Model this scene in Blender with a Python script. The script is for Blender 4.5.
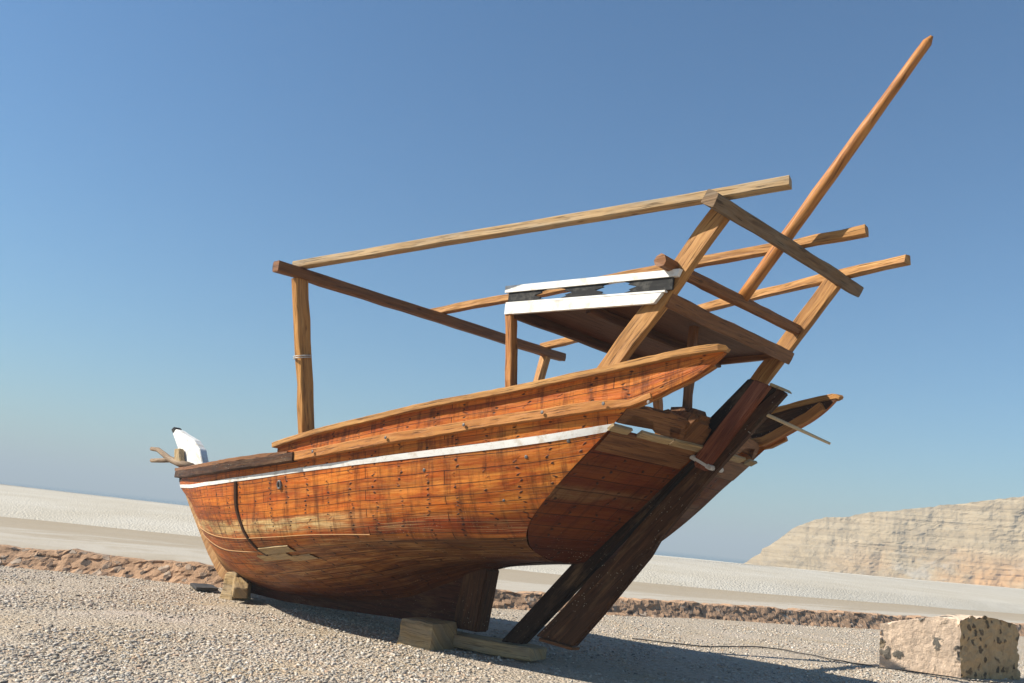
import bpy, bmesh, math, random
import numpy as np
from mathutils import Vector, Matrix, noise as mnoise

# ------------------------------------------------------------------ scene, camera, light
for o in list(bpy.data.objects): bpy.data.objects.remove(o, do_unlink=True)
scene = bpy.context.scene
col = scene.collection
random.seed(7); rng = np.random.default_rng(7)

CAM_H = 1.4
cd = bpy.data.cameras.new('camera'); cam = bpy.data.objects.new('camera', cd); col.objects.link(cam)
cd.sensor_width = 36; cd.lens = 36*900/1024; cd.clip_start = .1; cd.clip_end = 20000
right = Vector((.733, .672, .102)).normalized()
back = Vector((.677, -.707, -.207)); back = (back - right*back.dot(right)).normalized()
upv = back.cross(right)
cam.matrix_world = Matrix(((right.x, upv.x, back.x, 0), (right.y, upv.y, back.y, 0), (right.z, upv.z, back.z, CAM_H), (0, 0, 0, 1)))
scene.camera = cam

SUN_DIR = Vector((-.86, -.95, 1.0)).normalized()          # towards the sun
world = bpy.data.worlds.new('World'); scene.world = world; world.use_nodes = True
nt = world.node_tree; bg = nt.nodes['Background']
sky = nt.nodes.new('ShaderNodeTexSky'); sky.sky_type = 'NISHITA'; sky.sun_disc = False
sky.sun_elevation = math.asin(SUN_DIR.z); sky.sun_rotation = math.atan2(SUN_DIR.x, SUN_DIR.y)
sky.air_density = 1.25; sky.dust_density = 0.3; sky.ozone_density = 5.5; sky.altitude = 0
tint = nt.nodes.new('ShaderNodeMix'); tint.data_type = 'RGBA'; tint.blend_type = 'MULTIPLY'; tint.inputs[0].default_value = 1
tint.inputs[7].default_value = (.76, .98, 1.07, 1)        # clear, dry desert air: a little less red in the blue
nt.links.new(sky.outputs[0], tint.inputs[6]); nt.links.new(tint.outputs[2], bg.inputs[0]); bg.inputs[1].default_value = .063
sd = bpy.data.lights.new('sun', 'SUN'); sun = bpy.data.objects.new('sun', sd); col.objects.link(sun)
sd.energy = 5.0; sd.angle = math.radians(.5); sd.color = (1, .93, .82)
sun.rotation_euler = SUN_DIR.to_track_quat('Z', 'Y').to_euler(); sun.location = SUN_DIR*60
scene.view_settings.view_transform = 'Standard'; scene.view_settings.look = 'None'
scene.view_settings.exposure = .88; scene.view_settings.gamma = 1

# ------------------------------------------------------------------ helpers
# everything is thought out in (u, w, z): u towards the bow, w from the viewer to starboard, z up
W0 = 8.05                                                # centre plane of the boat
def P(u, w, z): return Vector((-u, w, z))
def obj(name, bm, mat, parent=None, smooth=False, origin=None):
    org = Vector(origin) if origin is not None else (Vector(parent['org']) if parent is not None else Vector((0, 0, 0)))
    bmesh.ops.recalc_face_normals(bm, faces=bm.faces)
    for v in bm.verts: v.co -= org
    me = bpy.data.meshes.new(name); bm.to_mesh(me); bm.free()
    for m in (mat if isinstance(mat, (list, tuple)) else [mat]): me.materials.append(m)
    if smooth:
        for p in me.polygons: p.use_smooth = True
    o = bpy.data.objects.new(name, me); col.objects.link(o)
    if parent is not None:
        o.parent = parent
    else:
        o.location = org
    o['org'] = tuple(org)
    return o
def finish(o):
    for x in bpy.data.objects:
        if 'org' in x: del x['org']
def tag(o, label=None, cat=None, group=None, kind=None):
    if label: o['label'] = label
    if cat: o['category'] = cat
    if group: o['group'] = group
    if kind: o['kind'] = kind
    return o

def pchip(xs, ys):
    xs = np.asarray(xs, float); ys = np.asarray(ys, float)
    i = np.argsort(xs); xs = xs[i]; ys = ys[i]
    h = np.diff(xs); d = np.diff(ys)/h; m = np.zeros(len(xs)); m[0] = d[0]; m[-1] = d[-1]
    for k in range(1, len(xs)-1):
        if d[k-1]*d[k] > 0:
            w1 = 2*h[k]+h[k-1]; w2 = h[k]+2*h[k-1]; m[k] = (w1+w2)/(w1/d[k-1]+w2/d[k])
    def f(x):
        x = min(max(x, xs[0]), xs[-1]); k = min(int(np.searchsorted(xs, x, side='right'))-1, len(xs)-2); k = max(k, 0)
        t = (x-xs[k])/h[k]
        return ((1+2*t)*(1-t)**2*ys[k]+t*(1-t)**2*h[k]*m[k]+t*t*(3-2*t)*ys[k+1]+t*t*(t-1)*h[k]*m[k+1])
    return f

def jit(p, s, f=3.0, seed=0):
    v = mnoise.noise_vector(Vector(p)*f+Vector((seed*7.3, seed*3.1, seed)))
    return v*s

def grid_bm(bm, rows, uvs=None, closed_u=False, mat=0):
    vs = [[bm.verts.new(p) for p in r] for r in rows]
    uvl = bm.loops.layers.uv.verify() if uvs is not None else None
    for i in range(len(rows)-1):
        n = len(rows[i])
        for j in range(n if closed_u else n-1):
            k = (j+1) % n
            try: f = bm.faces.new((vs[i][j], vs[i][k], vs[i+1][k], vs[i+1][j]))
            except ValueError: continue
            f.material_index = mat
            if uvl:
                ids = ((i, j), (i, j+1), (i+1, j+1), (i+1, j))
                for l, (a, b) in zip(f.loops, ids): l[uvl].uv = uvs[a][b]
    return vs

def sweep(pts, half_w, half_h, upd=Vector((0, 0, 1)), bev=.18, taper=None, wob=0.0, seed=0, bm=None, n_sub=None, rot=None):
    """rounded rectangular (timber) section swept along pts; UV.x runs along the timber in metres"""
    own = bm is None
    if own: bm = bmesh.new()
    pts = [Vector(p) for p in pts]
    if n_sub:
        q = []
        for a, b in zip(pts[:-1], pts[1:]):
            for k in range(n_sub): q.append(a.lerp(b, k/n_sub))
        q.append(pts[-1]); pts = q
    rows = []; uvs = []; L = 0
    for i, p in enumerate(pts):
        t = (pts[min(i+1, len(pts)-1)]-pts[max(i-1, 0)]).normalized()
        if i: L += (p-pts[i-1]).length
        s = t.cross(upd).normalized(); n = s.cross(t).normalized()
        if rot: s, n = s*math.cos(rot)+n*math.sin(rot), n*math.cos(rot)-s*math.sin(rot)
        k = taper(i/(len(pts)-1)) if taper else 1.0
        a, b = half_w*k, half_h*k
        c = bev*min(a, b)
        sec = [(-a+c, -b), (0, -b), (a-c, -b), (a, -b+c), (a, 0), (a, b-c), (a-c, b), (0, b), (-a+c, b), (-a, b-c), (-a, 0), (-a, -b+c)]
        off = jit(p, wob, 1.1, seed) if wob else Vector((0, 0, 0))
        r = [p+off+s*x+n*y+(jit(p+s*x+n*y, wob*.8, 9, seed+1) if wob else Vector((0, 0, 0))) for x, y in sec]
        per = [0]
        for j in range(12): per.append(per[-1]+(r[(j+1) % 12]-r[j]).length)
        rows.append(r); uvs.append([(L, q+seed*1.7) for q in per])
    vs = grid_bm(bm, rows, uvs, closed_u=True)
    uvl = bm.loops.layers.uv.verify()
    for r, LL in ((vs[0], 0), (vs[-1], L)):
        try:
            f = bm.faces.new(r)
            for l in f.loops: l[uvl].uv = (LL+l.vert.co.x*.05, l.vert.co.y+l.vert.co.z)
        except ValueError: pass
    return bm

def tube(pts, radii, n=10, bm=None, wob=0, seed=0):
    own = bm is None
    if own: bm = bmesh.new()
    pts = [Vector(p) for p in pts]; rows = []; uvs = []; L = 0
    for i, p in enumerate(pts):
        t = (pts[min(i+1, len(pts)-1)]-pts[max(i-1, 0)]).normalized()
        if i: L += (p-pts[i-1]).length
        ref = Vector((0, 0, 1)) if abs(t.z) < .9 else Vector((1, 0, 0))
        s = t.cross(ref).normalized(); m = s.cross(t)
        r = radii[i] if hasattr(radii, '__len__') else radii
        rows.append([p+(s*math.cos(2*math.pi*k/n)+m*math.sin(2*math.pi*k/n))*r+(jit(p+s*math.cos(k)*r, wob, 6, seed+k*.1) if wob else Vector()) for k in range(n)])
        uvs.append([(L, 2*math.pi*r*k/n+seed) for k in range(n+1)])
    vs = grid_bm(bm, rows, uvs, closed_u=True)
    bm.faces.new(vs[0]); bm.faces.new(vs[-1])
    return bm

def slab(poly, wc, half_t, bm=None, to=None, bev=.012, uvdir=None, seed=0, sub=0.0, wob=0.0):
    """polygon given in (u,z) on a plane of constant w, extruded to +-half_t; bevelled edges"""
    own = bm is None
    if own: bm = bmesh.new()
    b2 = bmesh.new()
    a = [b2.verts.new(P(u, wc-half_t, z)) for u, z in poly]
    f = b2.faces.new(a)
    r = bmesh.ops.extrude_face_region(b2, geom=[f])
    for v in r['geom']:
        if isinstance(v, bmesh.types.BMVert): v.co.y += 2*half_t
    if bev: bmesh.ops.bevel(b2, geom=list(b2.edges), offset=bev, segments=2, affect='EDGES', clamp_overlap=True)
    uvl = b2.loops.layers.uv.verify()
    d = Vector(uvdir) if uvdir else Vector((1, 0, 0)); d.normalize()
    s = Vector((0, 1, 0)); n = d.cross(s).normalized()
    for f in b2.faces:
        for l in f.loops:
            c = l.vert.co
            l[uvl].uv = (c.dot(d), c.dot(n)+c.dot(s)+seed*1.3)
    me = bpy.data.meshes.new('tmp'); b2.to_mesh(me); b2.free(); bm.from_mesh(me); bpy.data.meshes.remove(me)
    return bm

def rough_box(size, center, rotz=0, seg=10, amp=.03, seed=0, freq=4, bev=.0, tilt=None, matfn=None, taper=0):
    bm = bmesh.new()
    bmesh.ops.create_cube(bm, size=1)
    bmesh.ops.subdivide_edges(bm, edges=list(bm.edges), cuts=seg, use_grid_fill=True)
    M = Matrix.Rotation(rotz, 3, 'Z')
    if tilt: M = M @ tilt
    uvl = bm.loops.layers.uv.verify()
    for f in bm.faces:
        if matfn: f.material_index = matfn(f.normal, f.calc_center_median())
        for l in f.loops:
            c = l.vert.co; l[uvl].uv = (c.x*size[0], c.y*size[1]+c.z*size[2]+seed)
    for v in bm.verts:
        c = v.co.copy()
        if bev:
            q = Vector(tuple(max(-.5+bev, min(.5-bev, k)) for k in c)); e = c-q
            if e.length > 1e-6: c = q+e.normalized()*min(e.length, bev)
        k = 1-taper*(c.z+.5)
        c = Vector((c.x*size[0]*k, c.y*size[1]*k, c.z*size[2]))
        c += mnoise.noise_vector(c*freq+Vector((seed*5.1, seed, 0)))*amp+mnoise.noise_vector(c*freq*3.1+Vector((seed, 0, 9)))*amp*.5
        v.co = M @ c+Vector(center)
    return bm

# ------------------------------------------------------------------ materials
class N:
    def __init__(s, name, rough=.7, spec=.35):
        s.m = bpy.data.materials.new(name); s.m.use_nodes = True; s.t = s.m.node_tree
        s.b = s.t.nodes['Principled BSDF']; s.b.inputs['Roughness'].default_value = rough
        s.b.inputs['Specular IOR Level'].default_value = spec
    def n(s, typ, ins=None, **kw):
        x = s.t.nodes.new(typ)
        for k, v in kw.items(): setattr(x, k, v)
        for k, v in (ins or {}).items(): s.set(x.inputs[k], v)
        return x
    def set(s, sock, v):
        if isinstance(v, bpy.types.NodeSocket): s.t.links.new(v, sock)
        elif hasattr(v, 'outputs'): s.t.links.new(v.outputs[0], sock)
        else: sock.default_value = v
    def uv(s, scale=(1, 1, 1), name=''):
        u = s.n('ShaderNodeUVMap', uv_map=name) if name else s.n('ShaderNodeTexCoord')
        return s.map(u.outputs['UV'], scale)
    def obj(s, scale=(1, 1, 1)): return s.map(s.n('ShaderNodeTexCoord').outputs['Object'], scale)
    def map(s, v, scale): return s.n('ShaderNodeMapping', {'Vector': v, 'Scale': scale}).outputs[0]
    def noise(s, v, sc=5, det=5, rough=.55, dist=0): return s.n('ShaderNodeTexNoise', {'Vector': v, 'Scale': sc, 'Detail': det, 'Roughness': rough, 'Distortion': dist}).outputs[0]
    def ramp(s, f, stops, interp='LINEAR'):
        r = s.n('ShaderNodeValToRGB', {'Fac': f}); e = r.color_ramp; e.interpolation = interp
        while len(e.elements) < len(stops): e.elements.new(.5)
        for x, (p, c) in zip(e.elements, stops):
            x.position = p; x.color = (c, c, c, 1) if not hasattr(c, '__len__') else (*c, 1)
        return r.outputs[0]
    def mix(s, f, a, b, mode='MIX'):
        x = s.n('ShaderNodeMix', data_type='RGBA', blend_type=mode)
        s.set(x.inputs[0], f)
        for sock, v in ((x.inputs[6], a), (x.inputs[7], b)):
            s.set(sock, (*v, 1) if isinstance(v, tuple) and len(v) == 3 else v)
        return x.outputs[2]
    def math(s, op, a, b=0.0, c=None):
        x = s.n('ShaderNodeMath', operation=op); s.set(x.inputs[0], a); s.set(x.inputs[1], b)
        if c is not None: s.set(x.inputs[2], c)
        return x.outputs[0]
    def color(s, v): s.set(s.b.inputs['Base Color'], (*v, 1) if isinstance(v, tuple) else v)
    def bump(s, h, strength=.4, dist=.01, prev=None):
        b = s.n('ShaderNodeBump', {'Height': h, 'Strength': strength, 'Distance': dist})
        if prev is not None: s.set(b.inputs['Normal'], prev)
        s.set(s.b.inputs['Normal'], b.outputs[0]); return b.outputs[0]

def timber(name, dark, mid, light, rough=.6, grey=None, spec=.2, cracks=.75, specks=0):
    n = N(name, rough, spec)
    rnd = n.n('ShaderNodeObjectInfo').outputs['Random']
    base = n.n('ShaderNodeTexCoord').outputs['UV']
    offs = n.n('ShaderNodeVectorMath', {0: base}, operation='ADD'); cx = n.n('ShaderNodeCombineXYZ', {'X': n.math('MULTIPLY', rnd, 37.0), 'Y': n.math('MULTIPLY', rnd, 11.0)})
    n.set(offs.inputs[1], cx.outputs[0]); uv = offs.outputs[0]
    g = n.noise(n.map(uv, (1.6, 26, 1)), 1.0, 6, .6, .6)
    g2 = n.noise(n.map(uv, (3, 90, 1)), 1.0, 3, .6)
    big = n.noise(n.map(uv, (.9, 3, 1)), 1.0, 4, .6)
    c = n.ramp(g, [(.28, dark), (.5, mid), (.74, light)])
    c = n.mix(n.math('MULTIPLY', n.ramp(big, [(.35, 0), (.7, 1)]), .6), c, n.mix(.5, light, mid))
    if grey: c = n.mix(n.math('MULTIPLY', n.ramp(n.noise(n.map(uv, (1.2, 6, 1)), 1, 5, .65), [(.42, 0), (.62, 1)]), .75), c, grey)
    cr = n.ramp(g2, [(.34, 1), (.44, 0)])
    c = n.mix(n.math('MULTIPLY', cr, cracks), c, tuple(k*.25 for k in dark))
    kn = n.n('ShaderNodeTexVoronoi', {'Vector': n.map(uv, (2.2, 6, 1)), 'Scale': 1.0, 'Randomness': 1.0}).outputs['Distance']
    c = n.mix(n.math('MULTIPLY', n.ramp(kn, [(.05, 1), (.12, 0)]), .6), c, tuple(k*.4 for k in dark))
    if specks:
        vo = n.n('ShaderNodeTexVoronoi', {'Vector': n.map(uv, (24, 30, 1)), 'Scale': 1.0, 'Randomness': 1.0})
        sp = n.math('MULTIPLY', n.ramp(vo.outputs['Distance'], [(.10, 1), (.2, 0)]), n.ramp(n.noise(n.map(uv, (2, 3, 1)), 1, 4, .7), [(.48, 0), (.58, 1)]))
        c = n.mix(n.math('MULTIPLY', sp, specks), c, (.42, .36, .27))
        wr = n.ramp(n.noise(n.map(uv, (1.0, 5, 1)), 1.3, 5, .7), [(.52, 0), (.68, 1)])
        c = n.mix(n.math('MULTIPLY', wr, .45), c, (.20, .12, .06))
    br = n.math('ADD', .88, n.math('MULTIPLY', rnd, .24))
    c = n.mix(1.0, c, n.n('ShaderNodeCombineColor', {'Red': br, 'Green': br, 'Blue': br}).outputs[0], 'MULTIPLY')
    n.color(c)
    h = n.math('ADD', n.math('MULTIPLY', g, .6), n.math('MULTIPLY', cr, -.6))
    n.bump(h, .55, .012)
    return n.m

M_gold = timber('golden timber', (.13, .052, .014), (.37, .17, .048), (.56, .31, .105), .6)
M_pale = timber('sun bleached timber', (.17, .09, .035), (.40, .25, .11), (.60, .43, .24), .7, grey=(.33, .27, .19))
M_grey = timber('weathered grey timber', (.07, .04, .02), (.17, .10, .05), (.28, .19, .11), .75, grey=(.20, .16, .115))
M_brown = timber('brown timber', (.07, .025, .01), (.17, .07, .025), (.27, .13, .05), .55)
M_orange = timber('oiled orange timber', (.17, .052, .012), (.39, .15, .036), (.56, .27, .08), .5)
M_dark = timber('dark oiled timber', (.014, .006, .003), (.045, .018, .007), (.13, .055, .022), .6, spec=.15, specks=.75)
M_tar = timber('tarred timber', (.006, .004, .003), (.016, .009, .006), (.04, .019, .010), .65, spec=.12, specks=.25)
M_keel = timber('dark red keel timber', (.02, .006, .004), (.055, .016, .008), (.11, .04, .02), .7, spec=.15, specks=.6)
M_red = timber('red stained timber', (.06, .016, .008), (.15, .042, .018), (.26, .10, .05), .45)
M_block = timber('raw yellow timber', (.16, .10, .045), (.37, .25, .115), (.52, .39, .21), .8, grey=(.30, .24, .16))
M_worn = timber('worn stem timber', (.13, .055, .02), (.30, .15, .055), (.46, .30, .14), .6)
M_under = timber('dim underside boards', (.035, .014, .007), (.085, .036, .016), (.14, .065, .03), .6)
M_branch = timber('dry branch', (.10, .06, .035), (.22, .15, .095), (.34, .26, .18), .8)

def paint(name, c, dirt, amt, rough=.55):
    n = N(name, rough, .35); o = n.obj()
    a = n.noise(o, 9, 6, .7); b = n.noise(n.map(o, (3, 3, 22)), 1.4, 4, .6)
    f = n.math('MULTIPLY', n.ramp(a, [(.50, 0), (.66, 1)]), amt)
    cc = n.mix(f, c, dirt)
    cc = n.mix(n.math('MULTIPLY', n.ramp(b, [(.55, 0), (.75, 1)]), amt*.6), cc, tuple(.75*x for x in dirt))
    n.color(cc); n.bump(a, .25, .006)
    return n.m
M_white = paint('white paint', (.70, .69, .65), (.40, .30, .19), .55)
M_black = paint('black paint', (.014, .014, .014), (.12, .115, .10), .5, .85)
M_iron = paint('galvanised strap', (.50, .48, .44), (.22, .15, .1), .6, .45)
M_bolt = paint('iron bolts', (.10, .09, .085), (.32, .30, .28), .6, .5)
M_stick = paint('pale stick', (.55, .40, .22), (.35, .22, .1), .5)
M_rope = paint('black cable', (.03, .028, .026), (.10, .09, .08), .5, .7)

def hull_material(name, transom=False):
    n = N(name, .42, .14)
    uv = n.n('ShaderNodeUVMap', uv_map='planks').outputs[0]
    sg = n.n('ShaderNodeUVMap', uv_map='station').outputs[0]
    sep = n.n('ShaderNodeSeparateXYZ', {0: sg}); s, g = sep.outputs[0], sep.outputs[1]
    # wavering seams
    wv = n.n('ShaderNodeVectorMath', {0: uv}, operation='ADD')
    nz = n.n('ShaderNodeTexNoise', {'Vector': n.map(uv, (.5, .9, 1)), 'Scale': 1.0, 'Detail': 2})
    off = n.n('ShaderNodeVectorMath', {0: nz.outputs['Color'], 1: (0, .12, 0)}, operation='MULTIPLY')
    n.set(wv.inputs[1], off.outputs[0]); wuv = wv.outputs[0]
    def brick(mortar, c1, c2, m):
        b = n.n('ShaderNodeTexBrick', {'Vector': wuv, 'Color1': c1, 'Color2': c2, 'Mortar': m, 'Scale': 1.0, 'Mortar Size': mortar, 'Mortar Smooth': .25, 'Bias': 0.0, 'Brick Width': 2.9, 'Row Height': .165})
        b.offset = .37; b.offset_frequency = 2; b.squash = 1.0
        return b
    b1 = brick(.0045, (0, 0, 0, 1), (1, 1, 1, 1), (.5, .5, .5, 1))
    pl = b1.outputs[0]; seam = b1.outputs['Fac']
    gr = n.noise(n.map(wuv, (1.1, 34, 1)), 1.0, 6, .65, .15)
    gr2 = n.noise(n.map(wuv, (2.5, 70, 1)), 1.0, 4, .6)
    big = n.noise(n.map(uv, (.7, 2.2, 1)), 1.0, 5, .62)
    mid = n.noise(n.map(uv, (2.2, 5, 1)), 1.0, 5, .65)
    orange = n.ramp(gr, [(.22, (.19, .036, .005)), (.45, (.53, .125, .014)), (.75, (.70, .22, .032))])
    red = n.ramp(gr, [(.22, (.12, .02, .005)), (.45, (.34, .065, .010)), (.75, (.50, .13, .022))])
    c = n.mix(n.ramp(pl, [(.25, .05), (.8, .95)]), red, orange)
    c = n.mix(n.math('MULTIPLY', n.ramp(big, [(.44, 0), (.60, 1)]), .6), c, red)
    # more golden where the varnish has bleached, towards the quarter
    gold = n.ramp(gr, [(.22, (.34, .09, .011)), (.45, (.64, .22, .032)), (.75, (.76, .34, .065))])
    gm = n.math('MULTIPLY', n.ramp(s, [(.08, .7), (.45, .4), (.8, .2)]), n.ramp(mid, [(.42, 0), (.60, 1)]))
    c = n.mix(gm, c, gold)
    rs = n.math('MULTIPLY', n.ramp(g, [(.42, 0), (.44, 1), (.50, 1), (.53, 0)]), n.ramp(s, [(.22, .85), (.34, 0)]))
    c = n.mix(rs, c, n.ramp(gr, [(.25, (.09, .012, .004)), (.5, (.25, .036, .008)), (.75, (.36, .075, .014))]))
    vary = n.math('ADD', .66, n.math('MULTIPLY', n.ramp(n.noise(n.map(wuv, (.55, 6.06, 1)), 1.0, 2), [(.32, 0), (.68, 1)]), .46))
    c = n.mix(1.0, c, n.n('ShaderNodeCombineColor', {'Red': vary, 'Green': vary, 'Blue': vary}).outputs[0], 'MULTIPLY')
    # worn band low on the side
    band = n.math('MULTIPLY', n.ramp(g, [(.46, 0), (.49, 1), (.57, 1), (.60, 0)]), n.ramp(mid, [(.36, .1), (.56, 1)]))
    band = n.math('MULTIPLY', band, n.ramp(s, [(.22, 0), (.32, 1), (.9, 1), (1, .4)]))
    worn = n.ramp(gr, [(.25, (.34, .15, .04)), (.45, (.56, .36, .14)), (.65, (.68, .52, .28))])
    c = n.mix(n.math('MULTIPLY', band, .95), c, worn)
    # yellow scuffed forefoot
    ff = n.math('MULTIPLY', n.ramp(s, [(.80, 0), (.97, 1)]), n.ramp(g, [(.35, 1), (.6, 0)]))
    ff = n.math('MULTIPLY', ff, n.ramp(mid, [(.35, .2), (.6, 1)]))
    c = n.mix(n.math('MULTIPLY', ff, .85), c, worn)
    # fine dirt and drips
    dr = n.noise(n.map(uv, (9, .9, 1)), 1.0, 5, .7)
    c = n.mix(n.math('MULTIPLY', n.ramp(dr, [(.49, 0), (.64, 1)]), .7), c, (.07, .018, .007))
    # bottom: antifouling, old tarring and painted ground bounce below the turn of the bilge
    low = n.noise(n.map(uv, (.8, 8, 1)), 1.0, 5, .65)
    edge = n.math('ADD', n.math('ADD', g, n.math('MULTIPLY', n.math('SUBTRACT', low, .5), .16)), n.ramp(s, [(.34, 0), (.62, .13), (.85, .20)]))
    bot = n.ramp(edge, [(.385, 1), (.44, 0)]) if not transom else n.ramp(edge, [(.10, .9), (.30, 0)])
    tn = n.noise(n.map(uv, (1.2, 14, 1)), 1.2, 7, .72)
    tar_bounce = n.ramp(tn, [(.34, (.022, .008, .003)), (.45, (.16, .055, .014)), (.56, (.38, .17, .045)), (.66, (.58, .36, .14))])  # golden steps, kept mostly forward: bounce light from the ground put into the colour
    tar_bounce = n.mix(n.ramp(s, [(.10, .75), (.45, .15)]), tar_bounce, n.ramp(tn, [(.35, (.010, .004, .002)), (.6, (.05, .018, .007)), (.72, (.13, .06, .022))]))
    tar_bounce = n.mix(n.ramp(g, [(.12, .8), (.30, 0)]), tar_bounce, n.ramp(tn, [(.35, (.010, .004, .002)), (.55, (.045, .014, .006)), (.72, (.10, .04, .016))]))
    c = n.mix(n.math('MULTIPLY', bot, n.ramp(s, [(.15, .95), (.5, .78)])), c, tar_bounce)
    if transom: c = n.mix(.80, c, (.050, .010, .004))  # hull planking darkened all over: the stern's shade is put into the colour
    scr = n.noise(n.map(uv, (1.3, 75, 1)), 1.0, 4, .6, .2)
    sc = n.math('MULTIPLY', n.ramp(scr, [(.53, 0), (.60, 1)]), n.math('MULTIPLY', n.ramp(g, [(.14, 0), (.22, 1), (.50, 1), (.62, .25)]), n.ramp(big, [(.38, .1), (.58, 1)])))
    c = n.mix(n.math('MULTIPLY', sc, .75 if not transom else 0.0), c, (.48, .29, .12))
    # white specks of old barnacles
    vo = n.n('ShaderNodeTexVoronoi', {'Vector': n.map(uv, (26, 30, 1)), 'Scale': 1.0, 'Randomness': 1.0})
    sp = n.math('MULTIPLY', n.ramp(vo.outputs['Distance'], [(.10, 1), (.17, 0)]), n.ramp(n.noise(n.map(uv, (1.6, 2.5, 1)), 1, 4, .7), [(.50, 0), (.60, 1)]))
    sp = n.math('MULTIPLY', sp, n.ramp(g, [(.40, 1), (.62, .12)] if not transom else [(.2, 1), (.42, .05)]))
    c = n.mix(n.math('MULTIPLY', sp, .75), c, (.55, .47, .36))
    # seams and nails
    c = n.mix(n.math('MULTIPLY', seam, .92), c, (.016, .006, .004))
    sx = n.n('ShaderNodeSeparateXYZ', {0: wuv})
    jx = n.math('ADD', sx.outputs[0], n.math('MULTIPLY', n.math('SUBTRACT', n.noise(n.map(uv, (.7, 8, 1)), 1, 3), .5), .26))
    fx = n.math('SUBTRACT', n.math('FRACT', n.math('MULTIPLY', jx, 1/.36)), .5)
    fy = n.math('SUBTRACT', n.math('FRACT', n.math('MULTIPLY', sx.outputs[1], 2/.165)), .5)
    d = n.math('SQRT', n.math('ADD', n.math('POWER', n.math('MULTIPLY', fx, .36), 2), n.math('POWER', n.math('MULTIPLY', fy, .0825), 2)))
    keep = n.ramp(n.noise(n.map(uv, (3.1, 7.3, 1)), 1, 1), [(.43, 0), (.52, 1)])
    nail = n.math('MULTIPLY', n.ramp(d, [(.013, 1), (.021, 0)]), keep)
    c = n.mix(n.math('MULTIPLY', nail, .9), c, (.02, .012, .010))
    st = n.math('ABSOLUTE', n.math('MULTIPLY', fx, .36))
    streak = n.math('MULTIPLY', n.ramp(st, [(.004, 1), (.016, 0)]), n.ramp(n.noise(n.map(uv, (2, 11, 1)), 1, 3), [(.50, 0), (.62, 1)]))
    c = n.mix(n.math('MULTIPLY', streak, .7), c, (.04, .014, .008))
    n.color(c)
    n.set(n.b.inputs['Roughness'], n.ramp(mid, [(.3, .40), (.7, .68)]))
    h = n.math('ADD', n.math('MULTIPLY', gr, .35), n.math('ADD', n.math('MULTIPLY', seam, -1.2), n.math('ADD', n.math('MULTIPLY', nail, -.8), n.math('MULTIPLY', gr2, .2))))
    n.bump(h, .6, .012, n.bump(big, .5, .06))
    return n.m
M_hull = hull_material('varnished hull planks')
M_transom = hull_material('shaded red transom planks', True)

def gravel_mat(name, pebble=False):
    n = N(name, .9, .15); o = n.obj()
    big = n.noise(o, .35, 5, .6, .4); md = n.noise(o, 1.6, 5, .65)
    v1 = n.n('ShaderNodeTexVoronoi', {'Vector': o, 'Scale': 24.0, 'Randomness': 1.0})
    v2 = n.n('ShaderNodeTexVoronoi', {'Vector': o, 'Scale': 60.0, 'Randomness': 1.0})
    hs = n.n('ShaderNodeSeparateColor', {0: v1.outputs['Color']})
    h2 = n.n('ShaderNodeSeparateColor', {0: v2.outputs['Color']})
    if pebble:
        t = n.n('ShaderNodeAttribute', attribute_name='tint').outputs['Fac']
        c = n.ramp(t, [(0, (.16, .145, .125)), (.2, (.36, .33, .285)), (.45, (.49, .46, .40)), (.62, (.60, .55, .47)), (.78, (.52, .42, .29)), (.9, (.47, .32, .22)), (1, (.70, .65, .57))])
        c = n.mix(n.math('MULTIPLY', n.noise(o, 40, 3), .35), c, (.40, .34, .27))
        n.color(c); return n.m
    c = n.ramp(hs.outputs[0], [(0, (.23, .185, .135)), (.3, (.40, .335, .25)), (.65, (.50, .43, .335)), (.88, (.47, .34, .22)), (1, (.60, .53, .43))])
    cf = n.ramp(h2.outputs[0], [(0, (.27, .22, .165)), (.5, (.44, .38, .30)), (1, (.57, .51, .42))])
    c = n.mix(.45, c, cf)
    sand = n.math('MULTIPLY', n.ramp(md, [(.45, 0), (.62, 1)]), n.ramp(big, [(.42, 0), (.58, 1)]))
    c = n.mix(n.math('MULTIPLY', sand, .65), c, (.42, .315, .185))
    c = n.mix(n.math('MULTIPLY', n.ramp(n.noise(o, .8, 4, .6), [(.5, 0), (.7, 1)]), .35), c, (.56, .49, .44))
    n.color(c)
    hh = n.math('SUBTRACT', 1.0, n.math('ADD', v1.outputs['Distance'], n.math('MULTIPLY', v2.outputs['Distance'], .5)))
    n.bump(hh, 1.0, .03)
    return n.m
M_gravel = gravel_mat('gravel ground'); M_pebble = gravel_mat('gravel stones', True)

def road_mat():
    n = N('dirt road', .95, .1)
    uv = n.n('ShaderNodeTexCoord').outputs['UV']; o = n.obj()
    st = n.noise(n.map(uv, (.5, 9, 1)), 1.0, 5, .6, .3); f = n.noise(o, 3, 6, .7)
    v = n.n('ShaderNodeSeparateXYZ', {0: uv}).outputs[1]
    c = n.ramp(n.math('ADD', v, n.math('MULTIPLY', n.math('SUBTRACT', st, .5), .9)), [(.0, (.30, .25, .18)), (.22, (.36, .315, .245)), (.42, (.41, .375, .315)), (.60, (.31, .26, .19)), (1, (.29, .235, .16))])
    c = n.mix(n.math('MULTIPLY', f, .4), c, (.44, .38, .30))
    n.color(c); n.bump(f, .6, .05); return n.m
M_road = road_mat()

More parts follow.
